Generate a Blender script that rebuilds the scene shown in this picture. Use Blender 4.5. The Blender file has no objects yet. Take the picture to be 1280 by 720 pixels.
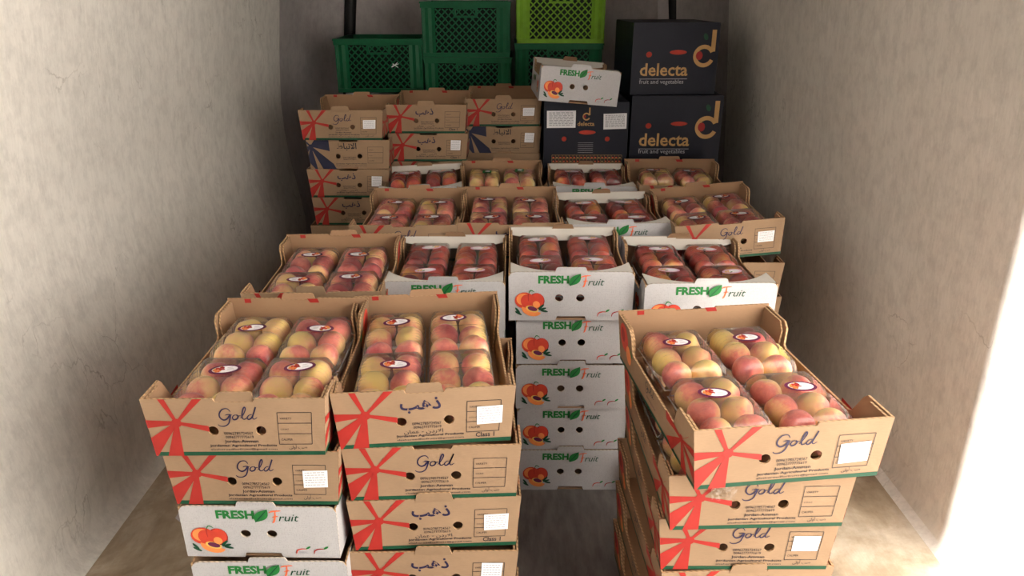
import bpy, bmesh, math, random
from mathutils import Vector, Matrix
from mathutils.geometry import tessellate_polygon

random.seed(7)
R = math.radians
scene = bpy.context.scene
COL = scene.collection

# ------------------------------------------------------------------ camera, sky, sun, exposure
cam_data = bpy.data.cameras.new('camera')
cam_data.sensor_width = 36.0
cam_data.lens = 36.0 * 924 / 1280
cam_data.clip_start = 0.02
cam = bpy.data.objects.new('camera', cam_data)
cam.location = (0, 0, 1.25)
cam.rotation_euler = (R(90 - 21.8), 0, 0)
COL.objects.link(cam)
scene.camera = cam

SUN_EL, SUN_STRENGTH, SKY_STRENGTH, EXPOSURE = 11.0, 60.0, 0.04, -0.06
world = bpy.data.worlds.new('sky')
scene.world = world
world.use_nodes = True
wn = world.node_tree.nodes
sky = wn.new('ShaderNodeTexSky')
sky.sky_type = 'NISHITA'
sky.sun_disc = False
sky.sun_elevation = R(30)
sky.sun_rotation = R(222)
sky.air_density = 1.0
sky.dust_density = 4.0
sky.ozone_density = 1.0
wn['Background'].inputs['Strength'].default_value = SKY_STRENGTH
world.node_tree.links.new(sky.outputs[0], wn['Background'].inputs['Color'])

sun_data = bpy.data.lights.new('sun', 'SUN')
sun_data.energy = SUN_STRENGTH
sun_data.angle = R(1.5)
sun_data.color = (1.0, 0.95, 0.89)
sun = bpy.data.objects.new('sun', sun_data)
hz = Vector((2.08, 2.24, 0)).normalized()
sun_dir = Vector((hz.x * math.cos(R(SUN_EL)), hz.y * math.cos(R(SUN_EL)), -math.sin(R(SUN_EL))))
sun.rotation_euler = sun_dir.to_track_quat('-Z', 'Y').to_euler()
sun.location = (-4, -5, 4)
COL.objects.link(sun)

scene.view_settings.view_transform = 'Standard'
scene.view_settings.look = 'None'
scene.view_settings.gamma = 1.0
scene.view_settings.use_curve_mapping = False
scene.view_settings.exposure = EXPOSURE
scene.cycles.transparent_max_bounces = 24
scene.cycles.max_bounces = 10
scene.cycles.diffuse_bounces = 6
scene.cycles.caustics_reflective = False
scene.cycles.caustics_refractive = False

# ------------------------------------------------------------------ materials
def lin(c):
    return tuple(((x / 255) / 12.92 if x / 255 <= 0.04045 else ((x / 255 + 0.055) / 1.055) ** 2.4) for x in c) + (1.0,)

def new_mat(name):
    m = bpy.data.materials.new(name)
    m.use_nodes = True
    nt = m.node_tree
    b = nt.nodes['Principled BSDF']
    return m, nt, b

def mixcol(nt, fac, a, b, blend='MIX'):
    n = nt.nodes.new('ShaderNodeMix')
    n.data_type = 'RGBA'
    n.blend_type = blend
    for i, v in ((0, fac), (6, a), (7, b)):
        if hasattr(v, 'links'):
            nt.links.new(v, n.inputs[i])
        else:
            n.inputs[i].default_value = v
    return n.outputs[2]

def math_n(nt, op, a, b=0.0, clamp=False):
    n = nt.nodes.new('ShaderNodeMath')
    n.operation = op
    n.use_clamp = clamp
    for i, v in ((0, a), (1, b)):
        if hasattr(v, 'links'):
            nt.links.new(v, n.inputs[i])
        else:
            n.inputs[i].default_value = v
    return n.outputs[0]

def coords(nt, scale=(1, 1, 1), kind='Object'):
    t = nt.nodes.new('ShaderNodeTexCoord')
    mp = nt.nodes.new('ShaderNodeMapping')
    mp.inputs['Scale'].default_value = scale
    nt.links.new(t.outputs[kind], mp.inputs['Vector'])
    return mp.outputs[0]

def noise(nt, vec, scale, detail=4.0, rough=0.55, dist=0.0):
    n = nt.nodes.new('ShaderNodeTexNoise')
    n.inputs['Scale'].default_value = scale
    n.inputs['Detail'].default_value = detail
    n.inputs['Roughness'].default_value = rough
    n.inputs['Distortion'].default_value = dist
    nt.links.new(vec, n.inputs['Vector'])
    return n.outputs['Fac']

def ramp(nt, fac, stops):
    n = nt.nodes.new('ShaderNodeValToRGB')
    cr = n.color_ramp
    while len(cr.elements) < len(stops):
        cr.elements.new(0.5)
    for e, (p, c) in zip(cr.elements, stops):
        e.position = p
        e.color = c
    nt.links.new(fac, n.inputs[0])
    return n.outputs[0]

def gray(v):
    return (v, v, v, 1)

def bump(nt, b, h, strength, dist):
    n = nt.nodes.new('ShaderNodeBump')
    n.inputs['Strength'].default_value = strength
    n.inputs['Distance'].default_value = dist
    nt.links.new(h, n.inputs['Height'])
    nt.links.new(n.outputs[0], b.inputs['Normal'])

def board_mat(name, c, var=0.10, rough=0.85, dots=False):
    m, nt, b = new_mat(name)
    v = coords(nt)
    n1 = noise(nt, coords(nt, (1, 1, 1)), 9, 5)
    n2 = noise(nt, coords(nt, (30, 30, 260)), 4, 3)
    f = math_n(nt, 'ADD', math_n(nt, 'MULTIPLY', n1, 0.7), math_n(nt, 'MULTIPLY', n2, 0.3))
    c = lin(c)
    dark = tuple(x * (1 - var * 1.6) for x in c[:3]) + (1,)
    lite = tuple(min(1, x * (1 + var)) for x in c[:3]) + (1,)
    col = ramp(nt, f, [(0.3, dark), (0.7, lite)])
    if dots:
        vo = nt.nodes.new('ShaderNodeTexVoronoi')
        vo.inputs['Scale'].default_value = 330
        vo.inputs['Randomness'].default_value = 0.25
        nt.links.new(v, vo.inputs['Vector'])
        d = ramp(nt, vo.outputs['Distance'], [(0.25, gray(0.80)), (0.5, gray(1))])
        col = mixcol(nt, 1.0, col, d, 'MULTIPLY')
    nt.links.new(col, b.inputs['Base Color'])
    b.inputs['Roughness'].default_value = rough
    b.inputs['Specular IOR Level'].default_value = 0.25
    dent = noise(nt, coords(nt), 13, 3, 0.5, 0.6)
    bump(nt, b, math_n(nt, 'ADD', math_n(nt, 'MULTIPLY', f, 0.3), math_n(nt, 'MULTIPLY', dent, 0.9)), 0.35, 0.006)
    return m

def plain(name, c, rough=0.6, spec=0.3, metal=0.0):
    m, nt, b = new_mat(name)
    n1 = noise(nt, coords(nt), 40, 3)
    cl = lin(c)
    col = ramp(nt, n1, [(0.3, tuple(x * 0.88 for x in cl[:3]) + (1,)), (0.7, tuple(min(1, x * 1.08) for x in cl[:3]) + (1,))])
    nt.links.new(col, b.inputs['Base Color'])
    b.inputs['Roughness'].default_value = rough
    b.inputs['Specular IOR Level'].default_value = spec
    b.inputs['Metallic'].default_value = metal
    return m

def edge_mat(name, c):
    m, nt, b = new_mat(name)
    w = nt.nodes.new('ShaderNodeTexWave')
    w.wave_type = 'BANDS'
    w.bands_direction = 'DIAGONAL'
    w.inputs['Scale'].default_value = 60
    w.inputs['Distortion'].default_value = 1.0
    nt.links.new(coords(nt), w.inputs['Vector'])
    cl = lin(c)
    col = ramp(nt, w.outputs['Fac'], [(0.1, tuple(x * 0.6 for x in cl[:3]) + (1,)), (0.7, cl)])
    nt.links.new(col, b.inputs['Base Color'])
    b.inputs['Roughness'].default_value = 0.9
    return m

KR = board_mat('kraft_board', (150, 124, 99), 0.09)
KRI = board_mat('kraft_board_inside', (158, 126, 98), 0.08)
EDGE = edge_mat('corrugated_edge', (186, 150, 112))
WH = board_mat('white_printed_board', (180, 179, 182), 0.04, 0.7, dots=True)
WHF = board_mat('white_rim_board', (205, 202, 196), 0.05, 0.8)
WEDGE = edge_mat('white_board_edge', (196, 184, 168))
NAVY = board_mat('navy_board', (22, 24, 38), 0.12, 0.55)
RED = plain('red_ink', (160, 42, 36))
GREEN = plain('green_ink', (18, 68, 46))
LGREEN = plain('leaf_green_ink', (34, 116, 54))
INK = plain('black_ink', (42, 38, 44))
BLUEINK = plain('navy_ink', (40, 35, 66))
DNAVY = plain('dark_navy_ink', (38, 40, 62))
ORANGE = plain('orange_ink', (232, 110, 70))
DRED = plain('dark_red_ink', (150, 36, 36))
PRED = plain('peach_red_ink', (200, 66, 48))
PORA = plain('peach_orange_ink', (234, 140, 78))
PUR = plain('purple_ink', (98, 34, 70))
PAPER = board_mat('white_paper_label', (232, 232, 236), 0.03, 0.6)
PTXT = plain('grey_label_print', (168, 168, 176))
GOLDINK = plain('gold_ink', (186, 146, 92), 0.5)
STW = plain('sticker_white', (238, 236, 240), 0.35)
STP = plain('sticker_lilac', (232, 190, 214), 0.35)
STY = plain('sticker_yellow', (226, 186, 96), 0.35)
GPLAST = plain('green_plastic', (8, 84, 52), 0.5, 0.2)
LPLAST = plain('lime_plastic', (110, 156, 36), 0.5, 0.2)
BLACKR = plain('black_rubber', (22, 22, 22), 0.5)
DARK = plain('dark_slot', (30, 24, 20), 0.9)

def wall_mat(name, base, stain=0.5):
    m, nt, b = new_mat(name)
    fib = noise(nt, coords(nt, (60, 60, 9)), 1.6, 6, 0.65, 0.6)
    big = noise(nt, coords(nt), 1.6, 5, 0.6)
    mid = noise(nt, coords(nt), 11, 6, 0.65)
    c = lin(base)
    col = ramp(nt, big, [(0.3, tuple(x * 0.86 for x in c[:3]) + (1,)), (0.65, c)])
    col = mixcol(nt, 0.22, col, ramp(nt, fib, [(0.3, gray(0.62)), (0.62, gray(1.0))]), 'MULTIPLY')
    col = mixcol(nt, 0.5, col, ramp(nt, noise(nt, coords(nt, (1, 1, .8)), 24, 7, 0.72), [(0.36, gray(0.70)), (0.56, gray(1.0))]), 'MULTIPLY')
    # hairline cracks and scuffs
    vo = nt.nodes.new('ShaderNodeTexVoronoi')
    vo.feature = 'DISTANCE_TO_EDGE'
    vo.inputs['Scale'].default_value = 5.5
    wob = nt.nodes.new('ShaderNodeVectorMath')
    wob.operation = 'ADD'
    nz = nt.nodes.new('ShaderNodeTexNoise')
    nz.inputs['Scale'].default_value = 6
    nz.inputs['Detail'].default_value = 5
    cv = coords(nt, (1, 1, 0.7))
    nt.links.new(cv, nz.inputs['Vector'])
    nt.links.new(cv, wob.inputs[0])
    sc = nt.nodes.new('ShaderNodeVectorMath')
    sc.operation = 'SCALE'
    sc.inputs[3].default_value = 0.28
    nt.links.new(nz.outputs['Color'], sc.inputs[0])
    nt.links.new(sc.outputs[0], wob.inputs[1])
    nt.links.new(wob.outputs[0], vo.inputs['Vector'])
    crack = ramp(nt, vo.outputs['Distance'], [(0.0, gray(1)), (0.012, gray(0))])
    mask = ramp(nt, noise(nt, coords(nt), 2.7, 3), [(0.52, gray(0)), (0.62, gray(1))])
    speck = ramp(nt, noise(nt, coords(nt, (1, 1, 0.5)), 38, 4, 0.7), [(0.66, gray(0)), (0.74, gray(1))])
    f = math_n(nt, 'MULTIPLY', math_n(nt, 'MULTIPLY', crack, mask), 0.38)
    f = math_n(nt, 'MAXIMUM', f, math_n(nt, 'MULTIPLY', math_n(nt, 'MULTIPLY', speck, mask), 0.6))
    col = mixcol(nt, f, col, lin((92, 80, 66)))
    if stain:
        st = ramp(nt, noise(nt, coords(nt, (1, 1, 0.6)), 2.2, 6, 0.7), [(0.62, gray(0)), (0.78, gray(1))])
        col = mixcol(nt, math_n(nt, 'MULTIPLY', st, 0.25 * stain), col, lin((150, 132, 104)))
    nt.links.new(col, b.inputs['Base Color'])
    b.inputs['Roughness'].default_value = 0.62
    b.inputs['Specular IOR Level'].default_value = 0.25
    h = math_n(nt, 'ADD', math_n(nt, 'MULTIPLY', fib, 0.6), math_n(nt, 'MULTIPLY', mid, 0.5))
    bump(nt, b, h, 0.35, 0.006)
    return m

WALL = wall_mat('rough_white_wall_coating', (234, 231, 225))
BACKW = wall_mat('grey_bulkhead_panel', (184, 178, 178), 0.2)

def floor_mat():
    m, nt, b = new_mat('worn_floor_gap_shade')
    n1 = noise(nt, coords(nt), 3.2, 7, 0.68, 0.4)
    n2 = noise(nt, coords(nt, (5, 1.2, 1)), 7, 5, 0.65)
    col = ramp(nt, n1, [(0.32, lin((128, 110, 88))), (0.5, lin((172, 156, 134))), (0.66, lin((204, 194, 178)))])
    col = mixcol(nt, 0.4, col, ramp(nt, n2, [(0.35, gray(0.66)), (0.6, gray(1))]), 'MULTIPLY')
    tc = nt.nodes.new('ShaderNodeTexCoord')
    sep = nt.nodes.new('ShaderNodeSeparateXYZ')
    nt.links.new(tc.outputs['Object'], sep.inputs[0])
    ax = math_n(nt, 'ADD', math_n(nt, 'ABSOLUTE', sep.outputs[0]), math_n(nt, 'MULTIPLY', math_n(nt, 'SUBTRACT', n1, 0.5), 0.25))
    mid = ramp(nt, ax, [(0.66, gray(1)), (0.76, gray(0))])  # worn grey middle, darkened to carry the shade between the stacks
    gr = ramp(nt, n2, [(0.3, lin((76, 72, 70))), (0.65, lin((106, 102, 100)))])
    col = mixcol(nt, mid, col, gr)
    nt.links.new(col, b.inputs['Base Color'])
    b.inputs['Roughness'].default_value = 0.6
    bump(nt, b, n2, 0.3, 0.004)
    return m
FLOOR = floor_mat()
GREYMAT = board_mat('grey_floor_sheet', (122, 118, 116), 0.12, 0.6)

def ground_mat():
    m, nt, b = new_mat('asphalt_yard')
    n1 = noise(nt, coords(nt), 2, 6)
    col = ramp(nt, n1, [(0.3, lin((40, 40, 40))), (0.7, lin((54, 53, 52)))])
    nt.links.new(col, b.inputs['Base Color'])
    b.inputs['Roughness'].default_value = 0.9
    return m
GROUND = ground_mat()

def fruit_mat(name, stops, rough, fuzz):
    m, nt, b = new_mat(name)
    at = nt.nodes.new('ShaderNodeAttribute')
    at.attribute_type = 'OBJECT'
    at.attribute_name = 'blush'
    tc = nt.nodes.new('ShaderNodeTexCoord')
    oi = nt.nodes.new('ShaderNodeObjectInfo')
    add = nt.nodes.new('ShaderNodeVectorMath')
    add.operation = 'ADD'
    nt.links.new(tc.outputs['Object'], add.inputs[0])
    cmb = nt.nodes.new('ShaderNodeCombineXYZ')
    for i in range(3):
        nt.links.new(math_n(nt, 'MULTIPLY', oi.outputs['Random'], 3.1 + i), cmb.inputs[i])
    nt.links.new(cmb.outputs[0], add.inputs[1])
    n1 = noise(nt, add.outputs[0], 26, 4, 0.6)
    n2 = noise(nt, add.outputs[0], 160, 3, 0.6)
    sep = nt.nodes.new('ShaderNodeSeparateXYZ')
    nt.links.new(tc.outputs['Object'], sep.inputs[0])
    g = math_n(nt, 'MULTIPLY', sep.outputs[0], 11.0)          # one cheek redder than the other
    g2 = math_n(nt, 'MULTIPLY', sep.outputs[2], 5.0)
    f = math_n(nt, 'ADD', at.outputs['Fac'], math_n(nt, 'MULTIPLY', math_n(nt, 'SUBTRACT', n1, 0.5), 0.9))
    f = math_n(nt, 'ADD', f, g)
    f = math_n(nt, 'ADD', f, g2)
    f = math_n(nt, 'ADD', f, math_n(nt, 'MULTIPLY', math_n(nt, 'SUBTRACT', n2, 0.5), 0.25), True)
    nt.links.new(ramp(nt, f, stops), b.inputs['Base Color'])
    b.inputs['Roughness'].default_value = rough
    b.inputs['Specular IOR Level'].default_value = 0.3
    if fuzz:
        b.inputs['Sheen Weight'].default_value = 0.25
        b.inputs['Sheen Roughness'].default_value = 0.5
    b.inputs['Subsurface Weight'].default_value = 0.0
    return m
PEACH = fruit_mat('peach_skin', [(0.04, lin((255, 222, 128))), (0.32, lin((255, 202, 138))), (0.56, lin((240, 132, 114))), (0.92, lin((186, 62, 68)))], 0.6, True)
NECT = fruit_mat('nectarine_skin', [(0.05, lin((236, 170, 84))), (0.3, lin((224, 108, 72))), (0.65, lin((196, 66, 56))), (1.0, lin((140, 40, 44)))], 0.32, False)

def clear_mat():
    m, nt, b = new_mat('clear_plastic')
    nt.nodes.remove(b)
    out = nt.nodes['Material Output']
    tr = nt.nodes.new('ShaderNodeBsdfTransparent')
    tr.inputs[0].default_value = (0.985, 0.985, 0.98, 1)
    gl = nt.nodes.new('ShaderNodeBsdfGlossy')
    gl.inputs['Roughness'].default_value = 0.12
    gl.inputs['Color'].default_value = (1, 1, 1, 1)
    df = nt.nodes.new('ShaderNodeBsdfDiffuse')
    df.inputs[0].default_value = (0.8, 0.8, 0.79, 1)
    lw = nt.nodes.new('ShaderNodeFresnel')
    lw.inputs['IOR'].default_value = 1.45
    mx = nt.nodes.new('ShaderNodeMixShader')
    nt.links.new(math_n(nt, 'MULTIPLY', lw.outputs[0], 0.75, True), mx.inputs[0])
    nt.links.new(tr.outputs[0], mx.inputs[1])
    nt.links.new(gl.outputs[0], mx.inputs[2])
    mx2 = nt.nodes.new('ShaderNodeMixShader')
    mx2.inputs[0].default_value = 0.045
    nt.links.new(mx.outputs[0], mx2.inputs[1])
    nt.links.new(df.outputs[0], mx2.inputs[2])
    nt.links.new(mx2.outputs[0], out.inputs['Surface'])
    return m
CLEAR = clear_mat()
def rim_plastic():
    m, nt, b = new_mat('clear_plastic_rim')
    n1 = noise(nt, coords(nt), 90, 2)
    nt.links.new(ramp(nt, n1, [(0.3, gray(0.55)), (0.7, gray(0.8))]), b.inputs['Base Color'])
    b.inputs['Roughness'].default_value = 0.2
    b.inputs['Alpha'].default_value = 0.45
    return m
CLRIM = rim_plastic()

# ------------------------------------------------------------------ mesh helpers
class MB:
    def __init__(self):
        self.v, self.f, self.mi, self.mats = [], [], [], []

    def m(self, mat):
        if mat not in self.mats:
            self.mats.append(mat)
        return self.mats.index(mat)

    def add(self, verts, faces, mat):
        o = len(self.v)
        k = self.m(mat)
        self.v += [tuple(p) for p in verts]
        for f in faces:
            self.f.append(tuple(i + o for i in f))
            self.mi.append(k)

    def box(self, x0, x1, y0, y1, z0, z1, mat):
        v = [(x, y, z) for z in (z0, z1) for y in (y0, y1) for x in (x0, x1)]
        self.add(v, [(0, 2, 3, 1), (4, 5, 7, 6), (0, 1, 5, 4), (2, 6, 7, 3), (0, 4, 6, 2), (1, 3, 7, 5)], mat)

    def plate(self, outline, holes, fmap, t, mats):
        """a board of thickness t cut to an outline with holes; fmap(a, b, off) places it"""
        loops = [list(outline)] + [list(h) for h in holes]
        tris = tessellate_polygon([[Vector((p[0], p[1], 0)) for p in l] for l in loops])
        pts = [p for l in loops for p in l]
        self.add([fmap(p[0], p[1], 0) for p in pts], tris, mats[0])
        self.add([fmap(p[0], p[1], -t) for p in pts], [tuple(reversed(x)) for x in tris], mats[1])
        for l in loops:
            n = len(l)
            self.add([fmap(p[0], p[1], 0) for p in l] + [fmap(p[0], p[1], -t) for p in l],
                     [(i, (i + 1) % n, n + (i + 1) % n, n + i) for i in range(n)], mats[2])

    def poly(self, pts, fmap, off, mat):
        tris = tessellate_polygon([[Vector((p[0], p[1], 0)) for p in pts]])
        self.add([fmap(p[0], p[1], off) for p in pts], tris, mat)

    def flat(self, vf, fmap, off, mat, x, y, s):
        """print a cached flat glyph mesh at x, y, scale s"""
        v, f = vf
        self.add([fmap(x + p[0] * s, y + p[1] * s, off) for p in v], f, mat)

    def ribbon(self, pts, w, fmap, off, mat, taper=True, n=6):
        p = smooth(pts, n)
        L, Rr = [], []
        for i, q in enumerate(p):
            a = p[max(0, i - 1)]
            b = p[min(len(p) - 1, i + 1)]
            d = Vector((b[0] - a[0], b[1] - a[1]))
            if d.length < 1e-9:
                d = Vector((1, 0))
            d.normalize()
            t = i / (len(p) - 1)
            ww = w * (0.45 + 0.55 * math.sin(math.pi * min(1, max(0, t)))) if taper else w
            L.append((q[0] - d.y * ww / 2, q[1] + d.x * ww / 2))
            Rr.append((q[0] + d.y * ww / 2, q[1] - d.x * ww / 2))
        v = [fmap(a[0], a[1], off) for a in L] + [fmap(a[0], a[1], off) for a in Rr]
        k = len(p)
        self.add(v, [(i, i + 1, k + i + 1, k + i) for i in range(k - 1)], mat)

    def lathe(self, prof, mat, seg=16, c=(0, 0, 0)):
        v, f = [], []
        n = len(prof)
        for i in range(seg):
            a = 2 * math.pi * i / seg
            for r, z in prof:
                v.append((c[0] + r * math.cos(a), c[1] + r * math.sin(a), c[2] + z))
        for i in range(seg):
            j = (i + 1) % seg
            for k in range(n - 1):
                f.append((i * n + k, j * n + k, j * n + k + 1, i * n + k + 1))
        self.add(v, f, mat)

    def mesh(self, name, smooth_shade=False, recalc=True):
        me = bpy.data.meshes.new(name)
        me.from_pydata(self.v, [], self.f)
        for m in self.mats:
            me.materials.append(m)
        me.polygons.foreach_set('material_index', self.mi)
        if recalc:
            bm = bmesh.new()
            bm.from_mesh(me)
            bmesh.ops.remove_doubles(bm, verts=bm.verts, dist=1e-6)
            bmesh.ops.recalc_face_normals(bm, faces=bm.faces)
            bm.to_mesh(me)
            bm.free()
        if smooth_shade:
            me.polygons.foreach_set('use_smooth', [True] * len(me.polygons))
        me.update()
        return me

def smooth(pts, n):
    out = []
    P = [Vector(p[:2]) for p in pts]
    if len(P) == 2:
        return [tuple(P[0].lerp(P[1], i / n)) for i in range(n + 1)]
    for i in range(len(P) - 1):
        p0, p1, p2, p3 = P[max(0, i - 1)], P[i], P[i + 1], P[min(len(P) - 1, i + 2)]
        for k in range(n):
            t = k / n
            q = 0.5 * ((2 * p1) + (p2 - p0) * t + (2 * p0 - 5 * p1 + 4 * p2 - p3) * t * t + (3 * p1 - p0 - 3 * p2 + p3) * t ** 3)
            out.append((q.x, q.y))
    out.append(tuple(P[-1]))
    return out

def ell(cx, cy, rx, ry, n=20, rot=0.0, a0=0.0, a1=2 * math.pi):
    full = abs(a1 - a0 - 2 * math.pi) < 1e-6
    out = []
    for i in range(n if full else n + 1):
        a = a0 + (a1 - a0) * i / n
        x, y = rx * math.cos(a), ry * math.sin(a)
        out.append((cx + x * math.cos(rot) - y * math.sin(rot), cy + x * math.sin(rot) + y * math.cos(rot)))
    return out

def rect(x0, y0, x1, y1):
    return [(x0, y0), (x1, y0), (x1, y1), (x0, y1)]

_txt = {}
def glyphs(s, bold=0.0, shear=0.0, stretch=1.0):
    """flat lettering, normalised so that its width is 1 (lower left corner at 0, 0)"""
    key = (s, bold, shear, stretch)
    if key in _txt:
        return _txt[key]
    cu = bpy.data.curves.new('lettering', 'FONT')
    cu.body = s
    cu.resolution_u = 2
    cu.offset = bold
    cu.shear = shear
    ob = bpy.data.objects.new('lettering', cu)
    COL.objects.link(ob)
    dg = bpy.context.evaluated_depsgraph_get()
    me = bpy.data.meshes.new_from_object(ob.evaluated_get(dg))
    v = [(p.co.x, p.co.y * stretch) for p in me.vertices]
    f = [tuple(p.vertices) for p in me.polygons]
    bpy.data.objects.remove(ob)
    bpy.data.curves.remove(cu)
    bpy.data.meshes.remove(me)
    x0 = min(p[0] for p in v)
    x1 = max(p[0] for p in v)
    y0 = min(p[1] for p in v)
    w = x1 - x0
    v = [((p[0] - x0) / w, (p[1] - y0) / w) for p in v]
    _txt[key] = (v, f)
    return _txt[key]

def part(name, me, parent, loc=(0, 0, 0), rot=(0, 0, 0)):
    o = bpy.data.objects.new(name, me)
    COL.objects.link(o)
    o.parent = parent
    o.location = loc
    o.rotation_euler = rot
    if name.startswith('printed'):
        o['kind'] = 'stuff'
    return o

def empty(name, label=None, cat=None, group=None):
    o = bpy.data.objects.new(name, None)
    o.empty_display_size = 0.05
    COL.objects.link(o)
    tag(o, label, cat, group)
    return o

def tag(o, label=None, cat=None, group=None, kind=None):
    for k, v in (('label', label), ('category', cat), ('group', group), ('kind', kind)):
        if v:
            o[k] = v

def structure(name, me, label=None, parent=None):
    o = bpy.data.objects.new(name, me)
    COL.objects.link(o)
    if parent:
        o.parent = parent
    else:
        o['kind'] = 'structure'
    if label:
        o['label'] = label
    return o

# ------------------------------------------------------------------ the van: walls, floor, roof, bulkhead
Y0, Y1, YB, ZR = -0.80, 3.53, 3.98, 1.95
PL = [(0.00, -0.985), (0.012, -1.008), (0.04, -1.024), (0.12, -1.026), (0.22, -1.024), (0.36, -1.042), (0.50, -1.066), (0.64, -1.078), (0.77, -1.080),
      (0.90, -1.070), (1.02, -1.058), (1.22, -1.034), (1.45, -0.995), (1.70, -0.93), (ZR, -0.84)]
PR = [(0.00, 1.010), (0.012, 1.034), (0.04, 1.048), (0.20, 1.042), (0.36, 1.030), (0.50, 1.020), (0.64, 1.010), (0.77, 1.002), (0.90, 0.992), (1.02, 0.982),
      (1.22, 0.966), (1.45, 0.94), (1.70, 0.89), (ZR, 0.82)]

def wall_mesh(name, prof, sgn, mat):
    mb = MB()
    ny = 24
    th = 0.05
    n = len(prof)
    ys = [Y0 + (Y1 - Y0) * i / ny for i in range(ny + 1)]
    inner = [(x, y, z) for y in ys for z, x in prof]
    outer = [(sgn * 1.2, y, z) for y in ys for z, x in prof]
    f = [(j * n + i, j * n + i + 1, (j + 1) * n + i + 1, (j + 1) * n + i) for j in range(ny) for i in range(n - 1)]
    mb.add(inner, f, mat)
    mb.add(outer, [tuple(reversed(q)) for q in f], mat)
    for y in (Y0, Y1):
        v = [(x, y, z) for z, x in prof] + [(sgn * 1.2, y, z) for z, x in prof]
        mb.add(v, [(i, i + 1, n + i + 1, n + i) for i in range(n - 1)], mat)
    return mb.mesh(name, True)

def smooth_by_angle(o, a=35):
    me = o.data
    bm = bmesh.new()
    bm.from_mesh(me)
    for e in bm.edges:
        if len(e.link_faces) == 2 and e.calc_face_angle(0) > R(a):
            e.smooth = False
    bm.to_mesh(me)
    bm.free()

o = structure('wall_left', wall_mesh('wall_left', PL, -1, WALL), 'rough white coated inner side of the van beside the left stacks')
smooth_by_angle(o)
o = structure('wall_right', wall_mesh('wall_right', PR, 1, WALL), 'rough white coated inner side of the van beside the right stacks')
smooth_by_angle(o)
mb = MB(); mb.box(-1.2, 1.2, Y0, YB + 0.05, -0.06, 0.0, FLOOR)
structure('floor', mb.mesh('floor'), 'worn dirty load floor of the van, middle greyed for gap shade')
mb = MB(); mb.box(-1.2, 1.2, Y0, YB + 0.05, ZR, ZR + 0.05, BACKW)
structure('ceiling', mb.mesh('ceiling'), 'white van roof lining')
mb = MB(); mb.box(-1.2, 1.2, YB, YB + 0.05, 0.0, ZR, BACKW)
structure('wall_back', mb.mesh('wall_back'), 'grey bulkhead at the far end of the van')
for k, (s, prof) in enumerate(((-1, PL), (1, PR))):
    mb = MB()
    n = len(prof)
    rows = []
    for i in range(7):           # rounded corner between side wall and bulkhead
        t = i / 6
        y = Y1 - 0.01 + (YB - 0.002 - Y1 + 0.01) * math.sin(t * math.pi / 2) ** 0.9
        ins = 0.24 * (1 - math.cos(t * math.pi / 2))
        rows.append([(x - s * (ins - 0.004), y, z) for z, x in prof])
    v = [p for r_ in rows for p in r_]
    mb.add(v, [(j * n + i, j * n + i + 1, (j + 1) * n + i + 1, (j + 1) * n + i) for j in range(6) for i in range(n - 1)], BACKW)
    structure('trim_%d' % (k + 1), mb.mesh('corner_panel', True), 'grey rounded corner panel between side wall and bulkhead')
    mb = MB()                    # black rubber seal running up the bulkhead
    sv, ns = [], 14
    for i in range(ns + 1):
        z = 0.02 + (ZR - 0.05) * i / ns
        x = s * (0.86 - 0.11 * max(0, (z - 0.75)))
        for dx, dy in ((-0.030, 0), (-0.022, -0.03), (0.022, -0.03), (0.030, 0)):
            sv.append((x + dx, YB - 0.004 + dy, z))
    mb.add(sv, [(i * 4 + k2, i * 4 + k2 + 1, i * 4 + 5 + k2, i * 4 + 4 + k2) for i in range(ns) for k2 in range(3)], BLACKR)
    structure('trim_%d' % (k + 3), mb.mesh('seal', True), 'black rubber seal on the bulkhead')
# unseen panel added at the left rear to keep sun off the load
mb = MB()
mb.box(-1.16, -1.10, Y0 - 0.12, Y0 - 0.02, -0.05, ZR, WALL)
structure('sun_blocker_1', mb.mesh('sun_blocker'), 'unseen panel added at the left rear to block the sun')
mb = MB(); mb.box(-30, 30, -40, 8, -0.85, -0.8, GROUND)
structure('ground', mb.mesh('ground'), 'sunlit yard behind the van')

# ------------------------------------------------------------------ cartons
KW, KWB, KD, KH = 0.305, 0.286, 0.41, 0.106
WW, WWB, WD, WHT = 0.292, 0.290, 0.365, 0.1255
T = 0.0035

def front_map(W, Wb, D, H):
    return lambda x, z, off: (x * (Wb + (W - Wb) * z / H) / W, -D / 2 - off, z)

def back_map(W, Wb, D, H):
    return lambda x, z, off: (-x * (Wb + (W - Wb) * z / H) / W, D / 2 + off, z)

def side_map(W, Wb, H, s):
    """s = -1 left panel, 1 right panel; a runs along y"""
    return lambda y, z, off: (s * ((Wb + (W - Wb) * z / H) / 2 + off), y, z)

SCRIPT_GOLD = [
    ([(.27, .35), (.22, .42), (.11, .41), (.03, .32), (.02, .22), (.09, .15), (.18, .18), (.26, .28), (.24, .18), (.19, .06), (.10, .0), (.0, .0), (-.05, .04)], 1.2),
    ([(.14, .265), (.22, .285), (.30, .27)], .8),
    ([(.385, .275), (.33, .255), (.30, .20), (.33, .155), (.40, .18), (.43, .24), (.395, .275), (.43, .25), (.49, .25)], 1.1),
    ([(.48, .19), (.55, .28), (.61, .40), (.60, .46), (.56, .41), (.52, .27), (.53, .175), (.58, .17), (.63, .21)], 1.1),
    ([(.74, .275), (.68, .265), (.63, .205), (.65, .16), (.71, .185), (.77, .28), (.84, .46), (.79, .33), (.75, .205), (.78, .165), (.85, .21)], 1.1)]

def script(mb, strokes, x, y, s, w, fm, off, mat):
    for pts, ww in strokes:
        mb.ribbon([(x + a * s, y + b * s) for a, b in pts], w * ww, fm, off, mat, True, 5)

def UV(u, v):
    return ((u - .5) * KW, (1 - v) * KH)

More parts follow.
